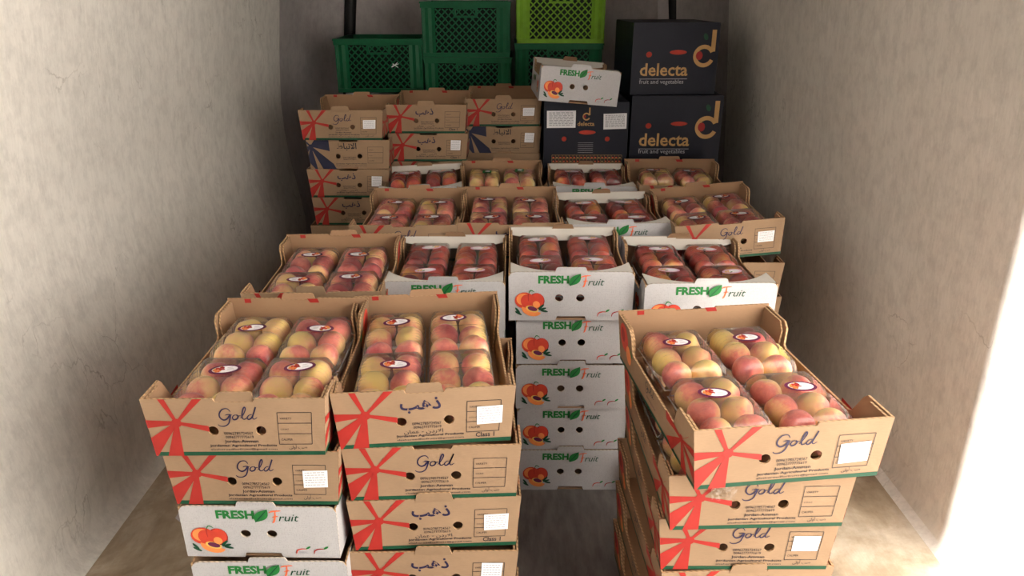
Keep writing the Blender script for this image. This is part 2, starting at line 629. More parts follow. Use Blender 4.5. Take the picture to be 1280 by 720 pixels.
def sunburst(mb, fm, mat, cu=.17, cv=.41, arms=None, flip=False):
    arms = arms or [[(.097, 0), (.133, 0)], [(.285, 0), (.335, 0)], [(.0, .36), (.0, .50)], [(.345, .47), (.345, .57)],
                    [(.0, .68), (.0, 1.0), (.012, 1.0)], [(.072, 1.0), (.165, 1.0)]]
    g = (lambda u: 1 - u) if flip else (lambda u: u)
    for a in arms:
        e = [UV(g(u), v) for u, v in a]
        c = UV(g(cu), cv)
        d = Vector(e[-1]) - Vector(e[0])
        d.normalize()
        n = 0.0028
        mb.poly([(c[0] - d.x * n, c[1] - d.y * n)] + e + [(c[0] + d.x * n, c[1] + d.y * n)], fm, 0.0006, mat)
    mb.poly(ell(*UV(g(cu), cv), .0088, .0080, 14), fm, 0.0008, mat)

AR = {'gold': '\uFE90\uFEEB\uFEAB', 'jo': '\uFEE5\uFE8E\uFEE4\uFECB - \uFEE5\uFEA9\uFEAD\uFEFB\uFE8D',
      'nab': '\uFEC1\uFE8E\uFE92\uFEE7\uFEFB\uFE8D', 'grade': '\uFEF0\uFEDF\uFEED\uFE83 \uFE90\uFEBB'}

def kraft_front_print(kind, grid_text=True):
    fm = front_map(KW, KWB, KD, KH)
    mb = MB()
    put = lambda s, u0, u1, v, mat, bold=0.0, shear=0.0, st=1.0, off=.0008: mb.flat(glyphs(s, bold, shear, st), fm, off, mat, *UV(u0, v), (u1 - u0) * KW)
    if kind == 'nabat':
        arms = [[(.0, .02), (.0, .12)], [(.10, .0), (.27, .0), (.27, .38)], [(.0, .22), (.0, .42)], [(.0, .55), (.0, .78), (.06, 1.0), (.09, 1.0)],
                [(.16, 1.0), (.33, 1.0), (.30, .82)]]
        sunburst(mb, fm, DNAVY, .05, .22, arms)
        put(AR['nab'], .36, .60, .36, INK, .02)
    else:
        mb.poly([UV(0.0, 1), UV(1, 1), UV(1, .93), UV(0, .93)], fm, .0004, GREEN)
        sunburst(mb, fm, RED)
        if kind == 'gold':
            script(mb, SCRIPT_GOLD, *UV(.412, .47), .076, .0022, fm, .0008, BLUEINK)
            put('Jordan-Amman', .42, .615, .785, INK, .015, 0, .8)
            put(AR['grade'], .79, .895, .90, INK, .0)
        else:
            put(AR['gold'], .365, .59, .41, BLUEINK, .022)
            put(AR['jo'], .375, .60, .795, INK, .004, 0, .72)
            put('Class 1', .79, .90, .90, INK, .012)
    put('00962785724567', .425, .59, .625, INK, .005)
    put('00962777775619', .43, .59, .69, INK, .005)
    put('Jordanian Agricultural Products', .33, .72, .850, INK, .022, 0, .62)
    put('alsahereedforfruits@gmail.com', .33, .72, .912, INK, .004, 0, .5)
    # the box for variety, count and caliper
    x0, y0 = UV(.735, .80)
    x1, y1 = UV(.925, .24)
    w = .0010
    for k in range(4):
        y = y0 + (y1 - y0) * k / 3
        mb.poly(rect(x0, y - w / 2, x1, y + w / 2), fm, .0008, INK)
    for x in (x0, x1):
        mb.poly(rect(x - w / 2, y0, x + w / 2, y1), fm, .0008, INK)
    for k, s in enumerate(('CALIPER', 'COUNT', 'VARIETY')):
        wd = .020 * len(s) / 7
        mb.flat(glyphs(s), fm, .0008, INK, x0 + .004, y0 + (y1 - y0) * k / 3 + .007, wd)
    return mb.mesh('printed_front', recalc=False)

def kraft_front_panel():
    fm = front_map(KW, KWB, KD, KH)
    out = [(-KW / 2, 0), (-.030, 0), (-.026, .0065), (.032, .0065), (.036, 0), (KW / 2, 0), (KW / 2, KH),
           (.036, KH), (.033, KH - .006), (-.030, KH - .006), (-.033, KH), (-KW / 2, KH)]
    holes = [ell(*UV(.365, .56), .0092, .0088, 16), ell(*UV(.635, .56), .0092, .0088, 16)]
    mb = MB()
    mb.plate(out, holes, fm, T, (KR, KRI, EDGE))
    return mb.mesh('front_panel')

def kraft_back_panel():
    bmap = back_map(KW, KWB, KD, KH)
    out = [(-KW / 2, 0), (KW / 2, 0), (KW / 2, KH + .004), (.040, KH + .004), (.037, KH), (-.040, KH), (-.043, KH + .004), (-KW / 2, KH + .004)]
    mb = MB()
    mb.plate(out, [], bmap, T, (KR, KRI, EDGE))
    # the outside print wraps over the folded rim: two red ray ends show inside
    for a, b in ((.02, .042), (-.116, -.102)):
        mb.poly([(-a - .006 if a > 0 else -a, KH - .006), (-b - .004 if a > 0 else -b, KH - .006), (-b, KH + .003), (-a, KH + .003)], bmap, -T - .0005, RED)
    return mb.mesh('back_panel')

def tab_mesh(fm, x0, x1, z0, z1, lean, mats, up):
    """a stacking tab with rounded corners leaning out by lean"""
    w = x1 - x0
    out = [(x0 - .004, z0), (x1 + .004, z0)]
    out += ell(x1 - .006, z1 - .006, .006, .006, 4, 0, 0, math.pi / 2) + ell(x0 + .006, z1 - .006, .006, .006, 4, 0, math.pi / 2, math.pi)
    mb = MB()
    mb.plate(out, [], lambda x, z, off: fm(x, z, off + lean * (z - z0) / (z1 - z0)), T * .7, mats)
    return mb.mesh('tab')

def side_outline(D, H, low, post, fin, drop=.012):
    h = D / 2 - .0005
    return [(-h, 0), (h, 0), (h, H), (h - post + .012, H), (h - post, H - .010), (h - post - drop * .3, low + .006), (h - post - drop, low),
            (-h + fin + .026, low), (-h + fin + .018, low + .004), (-h + fin, H - .008), (-h + fin - .008, H), (-h, H)]

def kraft_side(s):
    sm = side_map(KW, KWB, KH, s)
    mb = MB()
    mb.plate(side_outline(KD, KH, .058, .088, .070), [], sm, T, (KR, KRI, EDGE))
    return mb.mesh('side_panel')

def corner_flap(W, Wb, D, H, s, back, mats, post=.078, fin=.060):
    """inner doubled board in a corner, a little inside the side panel"""
    sm = side_map(W, Wb, H, s)
    h = D / 2 - .005
    if back:
        out = [(h - post, .004), (h, .004), (h, H - .002), (h - post + .014, H - .002), (h - post, H - .018)]
    else:
        out = [(-h, .004), (-h + fin + .012, .004), (-h + fin + .004, H * .5), (-h + fin - .008, H - .012), (-h + fin - .018, H - .002), (-h, H - .002)]
    mb = MB()
    mb.plate(out, [], lambda a, b, off: sm(a, b, off - T - .0022), T, mats)
    return mb.mesh('corner_flap')

def kraft_side_print(s):
    sm0 = side_map(KW, KWB, KH, s)
    mb = MB()
    g = 1 if s < 0 else -1      # rays sit towards the front on the left side, as on the photographed stack
    fm = lambda x, z, off: sm0(-x * 1.0, z, off)
    h = KD / 2
    P = lambda y, z: (y, z)
    mb.poly([(-h, 0), (h, 0), (h, .0075), (-h, .0075)], sm0, .0004, GREEN)
    cx, cz = -h + .052, .055
    for e in ([(-h + .030, .0), (-h + .056, .0)], [(-h + .0, .012), (-h + .0, .036)], [(-h + .0, .058), (-h + .0, .072)], [(-h + .018, .084), (-h + .026, .076)],
              [(-h + .122, .046), (-h + .124, .064)], [(-h + .100, .0), (-h + .124, .012)]):
        d = (Vector(e[1]) - Vector(e[0])).normalized() * .002
        mb.poly([(cx - d.x, cz - d.y)] + e + [(cx + d.x, cz + d.y)], sm0, .0006, RED)
    mb.poly(ell(cx, cz, .008, .008, 12), sm0, .0007, RED)
    fl = (lambda x, z, off: sm0(-x, z, off)) if s < 0 else sm0
    script(mb, SCRIPT_GOLD, -.03 if s < 0 else -.03, .030, .055, .0018, fl, .0008, INK)
    mb.flat(glyphs('00962785724567'), fl, .0008, INK, -.025, .020, .05)
    # a fruit picture near the back corner
    mb.poly(ell(h - .040, .070, .026, .030, 18), sm0, .0006, PRED)
    mb.poly(ell(h - .034, .074, .012, .016, 14), sm0, .0008, DRED)
    mb.poly(ell(h - .068, .044, .016, .020, 14), sm0, .0009, PORA)
    mb.poly(ell(h - .086, .056, .010, .004, 10, .6), sm0, .0009, LGREEN)
    return mb.mesh('printed_side', recalc=False)

def base_mesh(W, Wb, D, mat):
    mb = MB()
    mb.box(-Wb / 2 + T, Wb / 2 - T, -D / 2 + T, D / 2 - T, 0.0, .004, mat)
    return mb.mesh('base')

def label_mesh(fm, cx, cz, w, h, rot, lines=6):
    c, s = math.cos(rot), math.sin(rot)
    g = lambda x, y: (cx + x * c - y * s, cz + x * s + y * c)
    mb = MB()
    mb.poly([g(-w / 2, -h / 2), g(w / 2, -h / 2), g(w / 2 + .0004, h / 2), g(-w / 2, h / 2)], fm, .0013, PAPER)
    rnd = random.Random(int(w * 1e5))
    for k in range(lines):
        y = h * (.36 - .72 * k / max(1, lines - 1))
        x = -w * .42
        while x < w * .40:
            l = rnd.uniform(.05, .16) * w
            x2 = min(x + l, w * .42)
            mb.poly([g(x, y), g(x2, y), g(x2, y + h * .045), g(x, y + h * .045)], fm, .0016, PTXT)
            x = x2 + w * .03
    return mb.mesh('paper_label', recalc=False)

FMK = front_map(KW, KWB, KD, KH)
K = dict(base=base_mesh(KW, KWB, KD, KRI), front=kraft_front_panel(), back=kraft_back_panel(),
         side={-1: kraft_side(-1), 1: kraft_side(1)}, sprint={-1: kraft_side_print(-1), 1: kraft_side_print(1)},
         flap={(s, b): corner_flap(KW, KWB, KD, KH, s, b, (KR, KRI, EDGE)) for s in (-1, 1) for b in (0, 1)},
         print={k: kraft_front_print(k) for k in ('gold', 'dhahab', 'nabat')},
         tab_up=tab_mesh(FMK, -.030, .030, KH - .007, KH + .016, .0050, (KR, KRI, EDGE), True),
         tab_in=tab_mesh(FMK, -.030, .030, KH - .007, KH + .004, -.014, (KR, KRI, EDGE), True),
         tab_back=tab_mesh(back_map(KW, KWB, KD, KH), -.034, .034, KH - .001, KH + .014, .002, (KR, KRI, EDGE), True))
LABEL = {'a': label_mesh(FMK, *UV(.84, .47), .046, .031, .01), 'b': label_mesh(FMK, *UV(.865, .50), .044, .034, .03),
         'c': label_mesh(FMK, *UV(.835, .55), .048, .036, .05), 'd': label_mesh(FMK, *UV(.85, .42), .038, .038, -.02)}

def kraft_carton(kind, label, group=None, sticker=None, tab='in', back_tab=True):
    r = empty('kraft_fruit_carton', label, 'carton', group)
    part('base', K['base'], r)
    f = part('front_panel', K['front'], r)
    part('printed_front', K['print'][kind], f)
    if sticker:
        part('paper_label', LABEL[sticker], f)['label'] = 'small white paper label'
    part('back_panel', K['back'], r)
    for s in (-1, 1):
        sp = part('side_panel', K['side'][s], r)
        part('printed_side', K['sprint'][s], sp)
        for b in (0, 1):
            part('corner_flap', K['flap'][(s, b)], r)
    if tab:
        part('tab', K['tab_up' if tab == 'up' else 'tab_in'], r)
    if back_tab:
        part('tab', K['tab_back'], r)
    return r

# ---- white fruit cartons
def WUV(u, v):
    return ((u - .5) * WW, (1 - v) * WHT)

FMW = front_map(WW, WWB, WD, WHT)
BMW = back_map(WW, WWB, WD, WHT)

def fruit_picture(mb, fm, cx, cz, s, o):
    E = lambda x, y, rx, ry, m, k, rot=0.0: mb.poly(ell(cx + x * s, cz + y * s, rx * s, ry * s, 18, rot), fm, o + k * .00015, m)
    E(.30, .10, .42, .46, DRED, 0)
    E(.34, .14, .34, .40, PRED, 1)
    E(-.30, .14, .50, .46, PRED, 2)
    E(-.36, .20, .36, .34, PORA, 3)
    E(-.20, .12, .30, .36, PRED, 4)
    mb.ribbon([(cx - .05 * s, cz + .62 * s), (cx - .12 * s, cz + .42 * s), (cx - .1 * s, cz + .1 * s)], .035 * s, fm, o + .0008, DRED)
    for a, x, y in ((.3, .62, -.34), (-.2, .70, -.46), (.8, .55, -.22), (2.6, -.62, -.58), (2.2, -.66, -.42)):
        E(x, y, .20, .06, GREEN, 5, a)
    mb.poly([(cx + q[0] * s, cz + q[1] * s) for q in ell(.05, -.38, .52, .36, 16, -.35, math.pi, 2 * math.pi)], fm, o + .0010, PORA)
    E(.08, -.34, .34, .17, STY, 7, -.35)
    E(.10, -.32, .26, .13, PUR, 8, -.3)
    E(.30, -.08, .18, .20, PORA, 9, .5)
    mb.ribbon([(cx - .10 * s, cz + .55 * s), (cx + .02 * s, cz + .72 * s), (cx + .20 * s, cz + .62 * s)], .05 * s, fm, o + .0016, LGREEN)

def leaf(mb, fm, x, z, s, rot, o):
    c, sn = math.cos(rot), math.sin(rot)
    pts = []
    for t in [i / 10 for i in range(11)]:
        pts.append((t, .27 * math.sin(math.pi * t ** .8)))
    pts += [(t, -.27 * math.sin(math.pi * t ** 1.1)) for t in [i / 10 for i in range(9, 0, -1)]]
    mb.poly([(x + s * (a * c - b * sn), z + s * (a * sn + b * c)) for a, b in pts], fm, o, LGREEN)
    mb.ribbon([(x + s * (a * c), z + s * (a * sn)) for a in (.0, .5, .95)], s * .05, fm, o + .0003, GREEN)

def white_front_print():
    fm = FMW
    mb = MB()
    x0, z = WUV(.235, .235)
    mb.flat(glyphs('FRESH', .045, 0, 1.0), fm, .0008, LGREEN, x0, z, .245 * WW)
    leaf(mb, fm, *WUV(.487, .27), .040, R(52), .0042)
    x, z = WUV(.575, .27)
    F = [([(.0, .40), (.12, .45), (.36, .47)], 1.0), ([(.19, .45), (.17, .25), (.12, .05), (.07, .0)], 1.2), ([(.08, .22), (.18, .25), (.26, .25)], .8)]
    for pts, ww in F:
        mb.ribbon([(x + a * .062, z - .004 + b * .062) for a, b in pts], .0030 * ww, fm, .0008, ORANGE)
    mb.flat(glyphs('ruit', .0, .3, 1.0), fm, .0008, GREEN, x + .0165, z, .038)
    fruit_picture(mb, fm, *WUV(.175, .63), .046, .0007)
    for k, (u, m) in enumerate(((.76, PRED), (.875, DRED))):
        cx, cz = WUV(u, .90)
        mb.ribbon([(cx - .012, cz - .002), (cx - .010, cz + .006), (cx - .002, cz + .010), (cx + .009, cz + .010)], .0026, fm, .0008, m)
        mb.poly(ell(cx + .0115, cz + .0135, .0055, .0022, 10, .6), fm, .0009, LGREEN)
        mb.flat(glyphs('100%' if k == 0 else 'JORDAN', .01), fm, .0008, PTXT, cx - .006, cz - .002, .016)
    return mb.mesh('printed_front', recalc=False)

def white_front_panel():
    out = [(-WW / 2, 0), (-.036, 0), (-.032, .011), (.034, .011), (.038, 0), (WW / 2, 0), (WW / 2, WHT - .012), (WW / 2 - .006, WHT - .003), (WW / 2 - .016, WHT),
           (-WW / 2 + .016, WHT), (-WW / 2 + .006, WHT - .003), (-WW / 2, WHT - .012)]
    holes = [ell(*WUV(.405, .53), .0098, .0094, 16), ell(*WUV(.575, .53), .0098, .0094, 16)]
    mb = MB()
    mb.plate(out, holes, FMW, T, (WH, KRI, WEDGE))
    return mb.mesh('front_panel')

def white_back_panel():
    mb = MB()
    mb.plate([(-WW / 2, 0), (WW / 2, 0), (WW / 2, WHT), (-WW / 2, WHT)], [], BMW, T, (WH, KRI, WEDGE))
    return mb.mesh('back_panel')

def rim_flap(front):
    """white strip folded in along the top of the front or back panel, its inner edge curved"""
    mb = MB()
    n = 16
    vi, vo = [], []
    for i in range(n + 1):
        t = i / n
        x = (t - .5) * (WW - .010)
        c = abs(2 * t - 1)
        if front:
            w = .004 + .066 * c ** 3
            dz = -.02 * w
            y0 = -WD / 2 + T * .6
            sgn = 1
        else:
            w = .020 + .016 * (1 - c ** 2)
            dz = -.75 * w
            y0 = WD / 2 - T * .6
            sgn = -1
        vo.append((x, y0, WHT + .0005))
        vi.append((x, y0 + sgn * w, WHT + .0005 + dz))
    th = .0022
    v = vo + vi + [(a, b, c - th) for a, b, c in vo] + [(a, b, c - th) for a, b, c in vi]
    m = n + 1
    f = []
    for i in range(n):
        f += [(i, i + 1, m + i + 1, m + i), (2 * m + i, 3 * m + i, 3 * m + i + 1, 2 * m + i + 1), (m + i, m + i + 1, 3 * m + i + 1, 3 * m + i)]
    mb.add(v, f, WHF)
    return mb.mesh('rim_flap')

def white_side(s):
    sm = side_map(WW, WWB, WHT, s)
    mb = MB()
    mb.plate(side_outline(WD, WHT - .003, .082, .066, .050, .03), [], sm, T, (WH, KRI, EDGE))
    return mb.mesh('side_panel')

def white_side_print(s):
    sm = side_map(WW, WWB, WHT, s)
    fl = (lambda x, z, off: sm(-x, z, off)) if s < 0 else sm
    mb = MB()
    fruit_picture(mb, fl, .10, .046, .034, .0007)
    leaf(mb, fl, -.02, .050, .034, R(50), .0008)
    mb.flat(glyphs('FRESH', .045), fl, .0008, LGREEN, -.09, .050, .065)
    return mb.mesh('printed_side', recalc=False)

Wm = dict(base=base_mesh(WW, WWB, WD, KRI), front=white_front_panel(), back=white_back_panel(), side={s: white_side(s) for s in (-1, 1)},
          sprint={s: white_side_print(s) for s in (-1, 1)}, print=white_front_print(),
          flap={(s, b): corner_flap(WW, WWB, WD, WHT - .004, s, b, (KRI, KRI, EDGE), .055, .05) for s in (-1, 1) for b in (0, 1)},
          rimf=rim_flap(True), rimb=rim_flap(False),
          tab=tab_mesh(FMW, -.036, .034, WHT - .004, WHT + .013, .0022, (WH, KRI, WEDGE), True),
          tab_back=tab_mesh(lambda x, z, off: BMW(x, z, off - .004), -.028, .024, WHT - .004, WHT + .014, -.016, (KRI, KRI, EDGE), True))

def white_carton(label, group=None, open_top=True, faded=False):
    r = empty('white_fruit_carton', label, 'carton', group)
    part('base', Wm['base'], r)
    f = part('front_panel', Wm['front'], r)
    part('printed_front', Wm['print'], f)
    part('back_panel', Wm['back'], r)
    for s in (-1, 1):
        sp = part('side_panel', Wm['side'][s], r)
        part('printed_side', Wm['sprint'][s], sp)
        if open_top:
            for b in (0, 1):
                part('corner_flap', Wm['flap'][(s, b)], r)
    part('tab', Wm['tab'], r)
    if open_top:
        part('rim_flap', Wm['rimf'], r)
        part('rim_flap', Wm['rimb'], r)
        part('tab', Wm['tab_back'], r)['label'] = 'brown stacking tab bent forward'
    return r

def hidden_mesh(W, Wb, D, H, mat):
    """a plain carton for the inside of the pile: four walls, a base and a closed top sheet"""
    mb = MB()
    h = .001
    v = [(-Wb / 2, -D / 2, 0), (Wb / 2, -D / 2, 0), (Wb / 2, D / 2, 0), (-Wb / 2, D / 2, 0),
         (-W / 2, -D / 2, H), (W / 2, -D / 2, H), (W / 2, D / 2, H), (-W / 2, D / 2, H)]
    mb.add(v, [(0, 3, 2, 1), (0, 1, 5, 4), (1, 2, 6, 5), (2, 3, 7, 6), (3, 0, 4, 7)], mat)
    W2, D2, zi = W / 2 - .004, D / 2 - .004, H - .03
    iv = [(-W2, -D2, H), (W2, -D2, H), (W2, D2, H), (-W2, D2, H), (-W2, -D2, zi), (W2, -D2, zi), (W2, D2, zi), (-W2, D2, zi)]
    mb.add(iv, [(4, 5, 6, 7), (0, 1, 5, 4), (1, 2, 6, 5), (2, 3, 7, 6), (3, 0, 4, 7)], KRI)
    mb.add([v[4], v[5], v[6], v[7]] + iv[:4], [(0, 1, 5, 4), (1, 2, 6, 5), (2, 3, 7, 6), (3, 0, 4, 7)], EDGE)
    return mb.mesh('carton_body')
HK = hidden_mesh(KW - .004, KWB, KD, KH, KR)
HW = hidden_mesh(WW - .004, WWB, WD, WHT, WH)

def place(r, x, y, z, yaw=0.0, roll=0.0, pitch=0.0, sc=(1, 1, 1)):
    r.location = (x, y, z)
    r.rotation_euler = (R(pitch), R(roll), R(yaw))
    r.scale = sc
    return r

def place_front(r, fx, fy, z, yaw, D=KD, sc=(1, 1, 1)):
    """place a carton by the middle of its front face"""
    d = D * sc[1] / 2
    return place(r, fx - math.sin(R(yaw)) * d, fy + math.cos(R(yaw)) * d, z, yaw, sc=sc)

# ------------------------------------------------------------------ punnets and fruit
PA, PB = .0615, .0875
LID_RIM, LID_TOP = .042, .0860

def lid_z(s, t, ribs=True):
    d = (max(0, 1 - abs(s) ** 9)) ** .5 * (max(0, 1 - abs(t) ** 12)) ** .5
    z = LID_RIM + (LID_TOP - LID_RIM) * d
    if ribs:
        k = math.exp(-((abs(s) - .80) / .13) ** 2)
        z += .0022 * k * math.cos(t * PB / .0062 * math.pi) * (1 if abs(t) < .92 else 0)
        z -= .0035 * math.exp(-((t) / .03) ** 2) * (1 if abs(s) < .9 else .3)
    return z

def lid_mesh():
    mb = MB()
    nx, ny = 26, 64
    v = []
    for j in range(ny + 1):
        t = -1 + 2 * j / ny
        for i in range(nx + 1):
            s = math.sin((-1 + 2 * i / nx) * math.pi / 2) * .35 + (-1 + 2 * i / nx) * .65
            v.append((s * PA * .98, t * PB * .98, lid_z(s, t)))
    n = nx + 1
    mb.add(v, [(j * n + i, j * n + i + 1, (j + 1) * n + i + 1, (j + 1) * n + i) for j in range(ny) for i in range(nx)], CLEAR)
    # flange round the rim
    q = [(-1, -1), (1, -1), (1, 1), (-1, 1)]
    a = [(x * PA * .96, y * PB * .96, LID_RIM) for x, y in q]
    b = [(x * PA, y * PB, LID_RIM - .001) for x, y in q]
    mb.add(a + b, [(i, (i + 1) % 4, 4 + (i + 1) % 4, 4 + i) for i in range(4)], CLRIM)
    return mb.mesh('lid', True, recalc=False)

def tray_mesh():
    mb = MB()
    rings = [(.80, .006), (.84, .007), (.90, .022), (.955, LID_RIM - .004), (.99, LID_RIM - .002)]
    n = 72
    v = []
    for k, (sc, z) in enumerate(rings):
        for i in range(n):
            a = 2 * math.pi * i / n
            c, s = math.cos(a), math.sin(a)
            e = 2 / 7
            x = math.copysign(abs(c) ** e, c)
            y = math.copysign(abs(s) ** e, s)
            w = 1 + (.014 * (-1) ** i if 1 < k < 4 else 0)
            v.append((x * PA * sc * w, y * PB * sc * w, z))
    f = [(k * n + i, k * n + (i + 1) % n, (k + 1) * n + (i + 1) % n, (k + 1) * n + i) for k in range(len(rings) - 1) for i in range(n)]
    f.append(tuple(reversed(range(n))))
    mb.add(v, f, CLEAR)
    return mb.mesh('tray', True, recalc=False)

def sticker_mesh(kind):
    mb = MB()
    def fm(x, y, off):
        return (x, y, lid_z(x / PA, y / PB, False) + .0012 + off)
    if kind == 'peach':
        mb.poly(ell(0, 0, .0275, .0170, 28), fm, 0, PUR)
        mb.poly(ell(0, 0, .0218, .0122, 26), fm, .0004, STW)
        rnd = random.Random(3)
        for k in range(26):
            x, y = rnd.uniform(.001, .018), rnd.uniform(-.009, .009)
            if (x / .0215) ** 2 + (y / .0125) ** 2 < .75:
                mb.poly(ell(x, y, rnd.uniform(.002, .0042), rnd.uniform(.002, .0034), 9, rnd.uniform(0, 3)), fm, .0006 + .00005 * k, rnd.choice((PRED, PORA, DRED, STY)))
        for k in range(3):
            mb.poly(rect(-.017 + .002 * k, .005 - .005 * k, -.004, .0062 - .005 * k), fm, .0007, PTXT)
    elif kind == 'lilac':
        mb.poly(ell(0, 0, .0270, .0150, 26), fm, 0, STP)
        mb.poly(ell(-.006, 0, .0150, .0095, 18), fm, .0003, STW)
        for x, y in ((.012, .004), (.016, -.002), (.009, -.004), (.019, .003)):
            mb.poly(ell(x, y, .0042, .0026, 9, x * 90), fm, .0006, STY)
        mb.poly(ell(.006, .006, .005, .002, 9, .5), fm, .0007, LGREEN)
    else:
        mb.poly(rect(-.016, -.022, .016, .022), fm, 0, LGREEN)
        mb.poly(ell(.002, .004, .010, .012, 14), fm, .0004, STW)
        mb.poly(ell(-.004, -.010, .006, .006, 10), fm, .0005, GREEN)
    return mb.mesh('oval_sticker', recalc=False)

def fruit_mesh(seed, nect):
    rnd = random.Random(seed)
    nu, nv = 22, 15
    v, f = [], []
    el = rnd.uniform(.93, 1.0)
    for j in range(1, nv):
        th = math.pi * j / nv
        for i in range(nu):
            ph = 2 * math.pi * i / nu
            r = 1.0
            dph = math.atan2(math.sin(ph), math.cos(ph))
            r *= 1 - .06 * math.exp(-(dph / .22) ** 2) * math.sin(th) ** .5       # suture line
            st = .17 * math.exp(-(th / .26) ** 2)                                  # stem hollow
            z = math.cos(th) * el - st
            tip = .035 * math.exp(-((math.pi - th) / .25) ** 2)
            v.append((r * math.sin(th) * math.cos(ph), r * math.sin(th) * math.sin(ph), z - tip))
    top = len(v)
    v.append((0, 0, el - .185))
    v.append((0, 0, -el - .04))
    for j in range(nv - 2):
        for i in range(nu):
            a, b = j * nu + i, j * nu + (i + 1) % nu
            f.append((a, a + nu, b + nu, b))
    for i in range(nu):
        f.append((top, i, (i + 1) % nu))
        f.append((top + 1, (nv - 2) * nu + (i + 1) % nu, (nv - 2) * nu + i))
    mb = MB()
    mb.add([(x * .0282, y * .0282, z * .0282) for x, y, z in v], f, NECT if nect else PEACH)
    me = mb.mesh('nectarine' if nect else 'peach', True, recalc=False)
    return me

LIDM, TRAYM = lid_mesh(), tray_mesh()
STK = {k: sticker_mesh(k) for k in ('peach', 'lilac', 'green')}
PEACHES = [fruit_mesh(k, False) for k in range(4)]
NECTS = [fruit_mesh(10 + k, True) for k in range(3)]
ROWN = {0: 'front row', 1: 'middle row', 2: 'back row'}
PN = {(-1, -1): 'front left punnet', (1, -1): 'front right punnet', (-1, 1): 'rear left punnet', (1, 1): 'rear right punnet'}
LR = {-1: 'left', 1: 'right'}

def peach_word(b):
    return ('pale yellow peach' if b < .2 else 'yellow pink peach' if b < .42 else 'pink peach' if b < .62 else 'dark red peach')

def nect_word(b):
    return 'orange red nectarine' if b < .4 else 'red nectarine' if b < .7 else 'dark red nectarine'

frnd = random.Random(21)

def fill(carton, cname, nect=False, which=((-1, -1), (1, -1), (-1, 1), (1, 1)), sticker='peach', no_sticker=(), red=0.0):
    """stand the clear punnets and their fruit inside a carton"""
    bpy.context.view_layer.update()
    M = Matrix.Translation(carton.location) @ carton.rotation_euler.to_matrix().to_4x4()
    S = carton.scale
    for (px, py) in which:
        zs, ys = (1.28, .95) if nect else (1.0, 1.0)
        cx, cy = px * (.0645 if not nect else .0655) * min(S.x, 1.06), py * (.0915 if not nect else .0850) * min(S.y, 1.05) - (.007 if not nect else .004)
        yaw = R(frnd.uniform(-1.2, 1.2))
        L = Matrix.Translation((cx, cy, .0045)) @ Matrix.Rotation(yaw, 4, 'Z')
        kind = 'nectarines' if nect else 'peaches'
        r = empty('fruit_punnet', 'clear ribbed plastic punnet of %s, %s place, %s' % (kind, PN[(px, py)].replace(' punnet', ''), cname), 'punnet',
                  'clear plastic fruit punnets in the open cartons')
        r.matrix_world = M @ L
        r.scale = (1, ys, zs)
        part('tray', TRAYM, r)
        part('lid', LIDM, r)
        if (px, py) not in no_sticker:
            st = part('oval_sticker' if sticker != 'green' else 'square_sticker', STK[sticker], r)
            st['label'] = {'peach': 'purple rimmed oval sticker with fruit picture', 'lilac': 'pale lilac oval sticker', 'green': 'green sticker'}[sticker]
            # stick it somewhere on the flat middle of the lid
            st.location = (frnd.uniform(-.012, .012), frnd.uniform(.002, .030), 0)
            st.rotation_euler = (0, 0, R(frnd.choice((0, 180)) + frnd.uniform(-18, 18)))
        for j in range(3):
            for sx in (-1, 1):
                rad = frnd.uniform(.96, 1.03) * (.97 if nect else 1.0)
                x = sx * .0288 + frnd.uniform(-.0012, .0012)
                y = (j - 1) * (.0565 if not nect else .0535) + frnd.uniform(-.0012, .0012)
                z = (.0535 if not nect else .0775) + frnd.uniform(-.003, .003)
                b = min(.95, red + frnd.betavariate(1.6, 1.9) * .85) if not nect else frnd.uniform(.2, .95)
                ms = NECTS if nect else PEACHES
                o = bpy.data.objects.new('nectarine' if nect else 'peach', frnd.choice(ms))
                COL.objects.link(o)
                W4 = M @ L @ Matrix.Translation((x, y, z))
                o.location = W4.translation
                o.rotation_euler = (R(frnd.gauss(0, 38)), R(frnd.gauss(0, 38)), frnd.uniform(0, 6.28))
                o.scale = (rad, rad, rad)
                o['blush'] = b
                w = nect_word(b) if nect else peach_word(b)
                tag(o, '%s, %s %s, %s, %s' % (w, ROWN[j], LR[sx], PN[(px, py)], cname), 'nectarine' if nect else 'peach',
                    'nectarines packed in clear punnets' if nect else 'peaches packed in clear punnets')

def hidden(me, name, x, y, z, yaw, label, group):
    o = bpy.data.objects.new(name, me)
    COL.objects.link(o)
    o.location = (x, y, z)
    o.rotation_euler = (0, 0, R(yaw))
    tag(o, label, 'carton', group)
    return o

GK, GW = 'kraft fruit cartons in the stacks', 'white fruit cartons in the stacks'
GH = 'cartons buried inside the pile'
KP, WP = .1075, .1270

PILES = iter(('the white carton right of the second row kraft one', 'the second row white carton nearest the right wall', 'the third row kraft carton nearest the left wall',
              'the third row central kraft carton', 'the third row white carton', 'the tilted kraft carton', 'the askew white carton', 'the green stickered punnets',
              'the fourth row straight white carton', 'the fourth row right kraft carton', 'the rear labelled stack by the left wall', 'the middle rear labelled stack',
              'the rear labelled stack beside the navy box', 'the navy box with paper sheets', 'the big lower navy box', 'the lone green crate', 'the two green crates', 'the lime green crate'))

def bury(x, y, spec, yaw=0, z0=0.0):
    """a pile of buried cartons, from the floor up; returns its height"""
    z = z0
    where = next(PILES)
    for c in spec:
        if c == 'k':
            hidden(HK, 'kraft_fruit_carton', x, y, z, yaw + frnd.uniform(-1, 1), 'kraft carton buried beneath ' + where, GH)
            z += KP
        else:
            hidden(HW, 'white_fruit_carton', x, y, z, yaw + frnd.uniform(-1, 1), 'white carton buried beneath ' + where, GH)
            z += WP
    return z

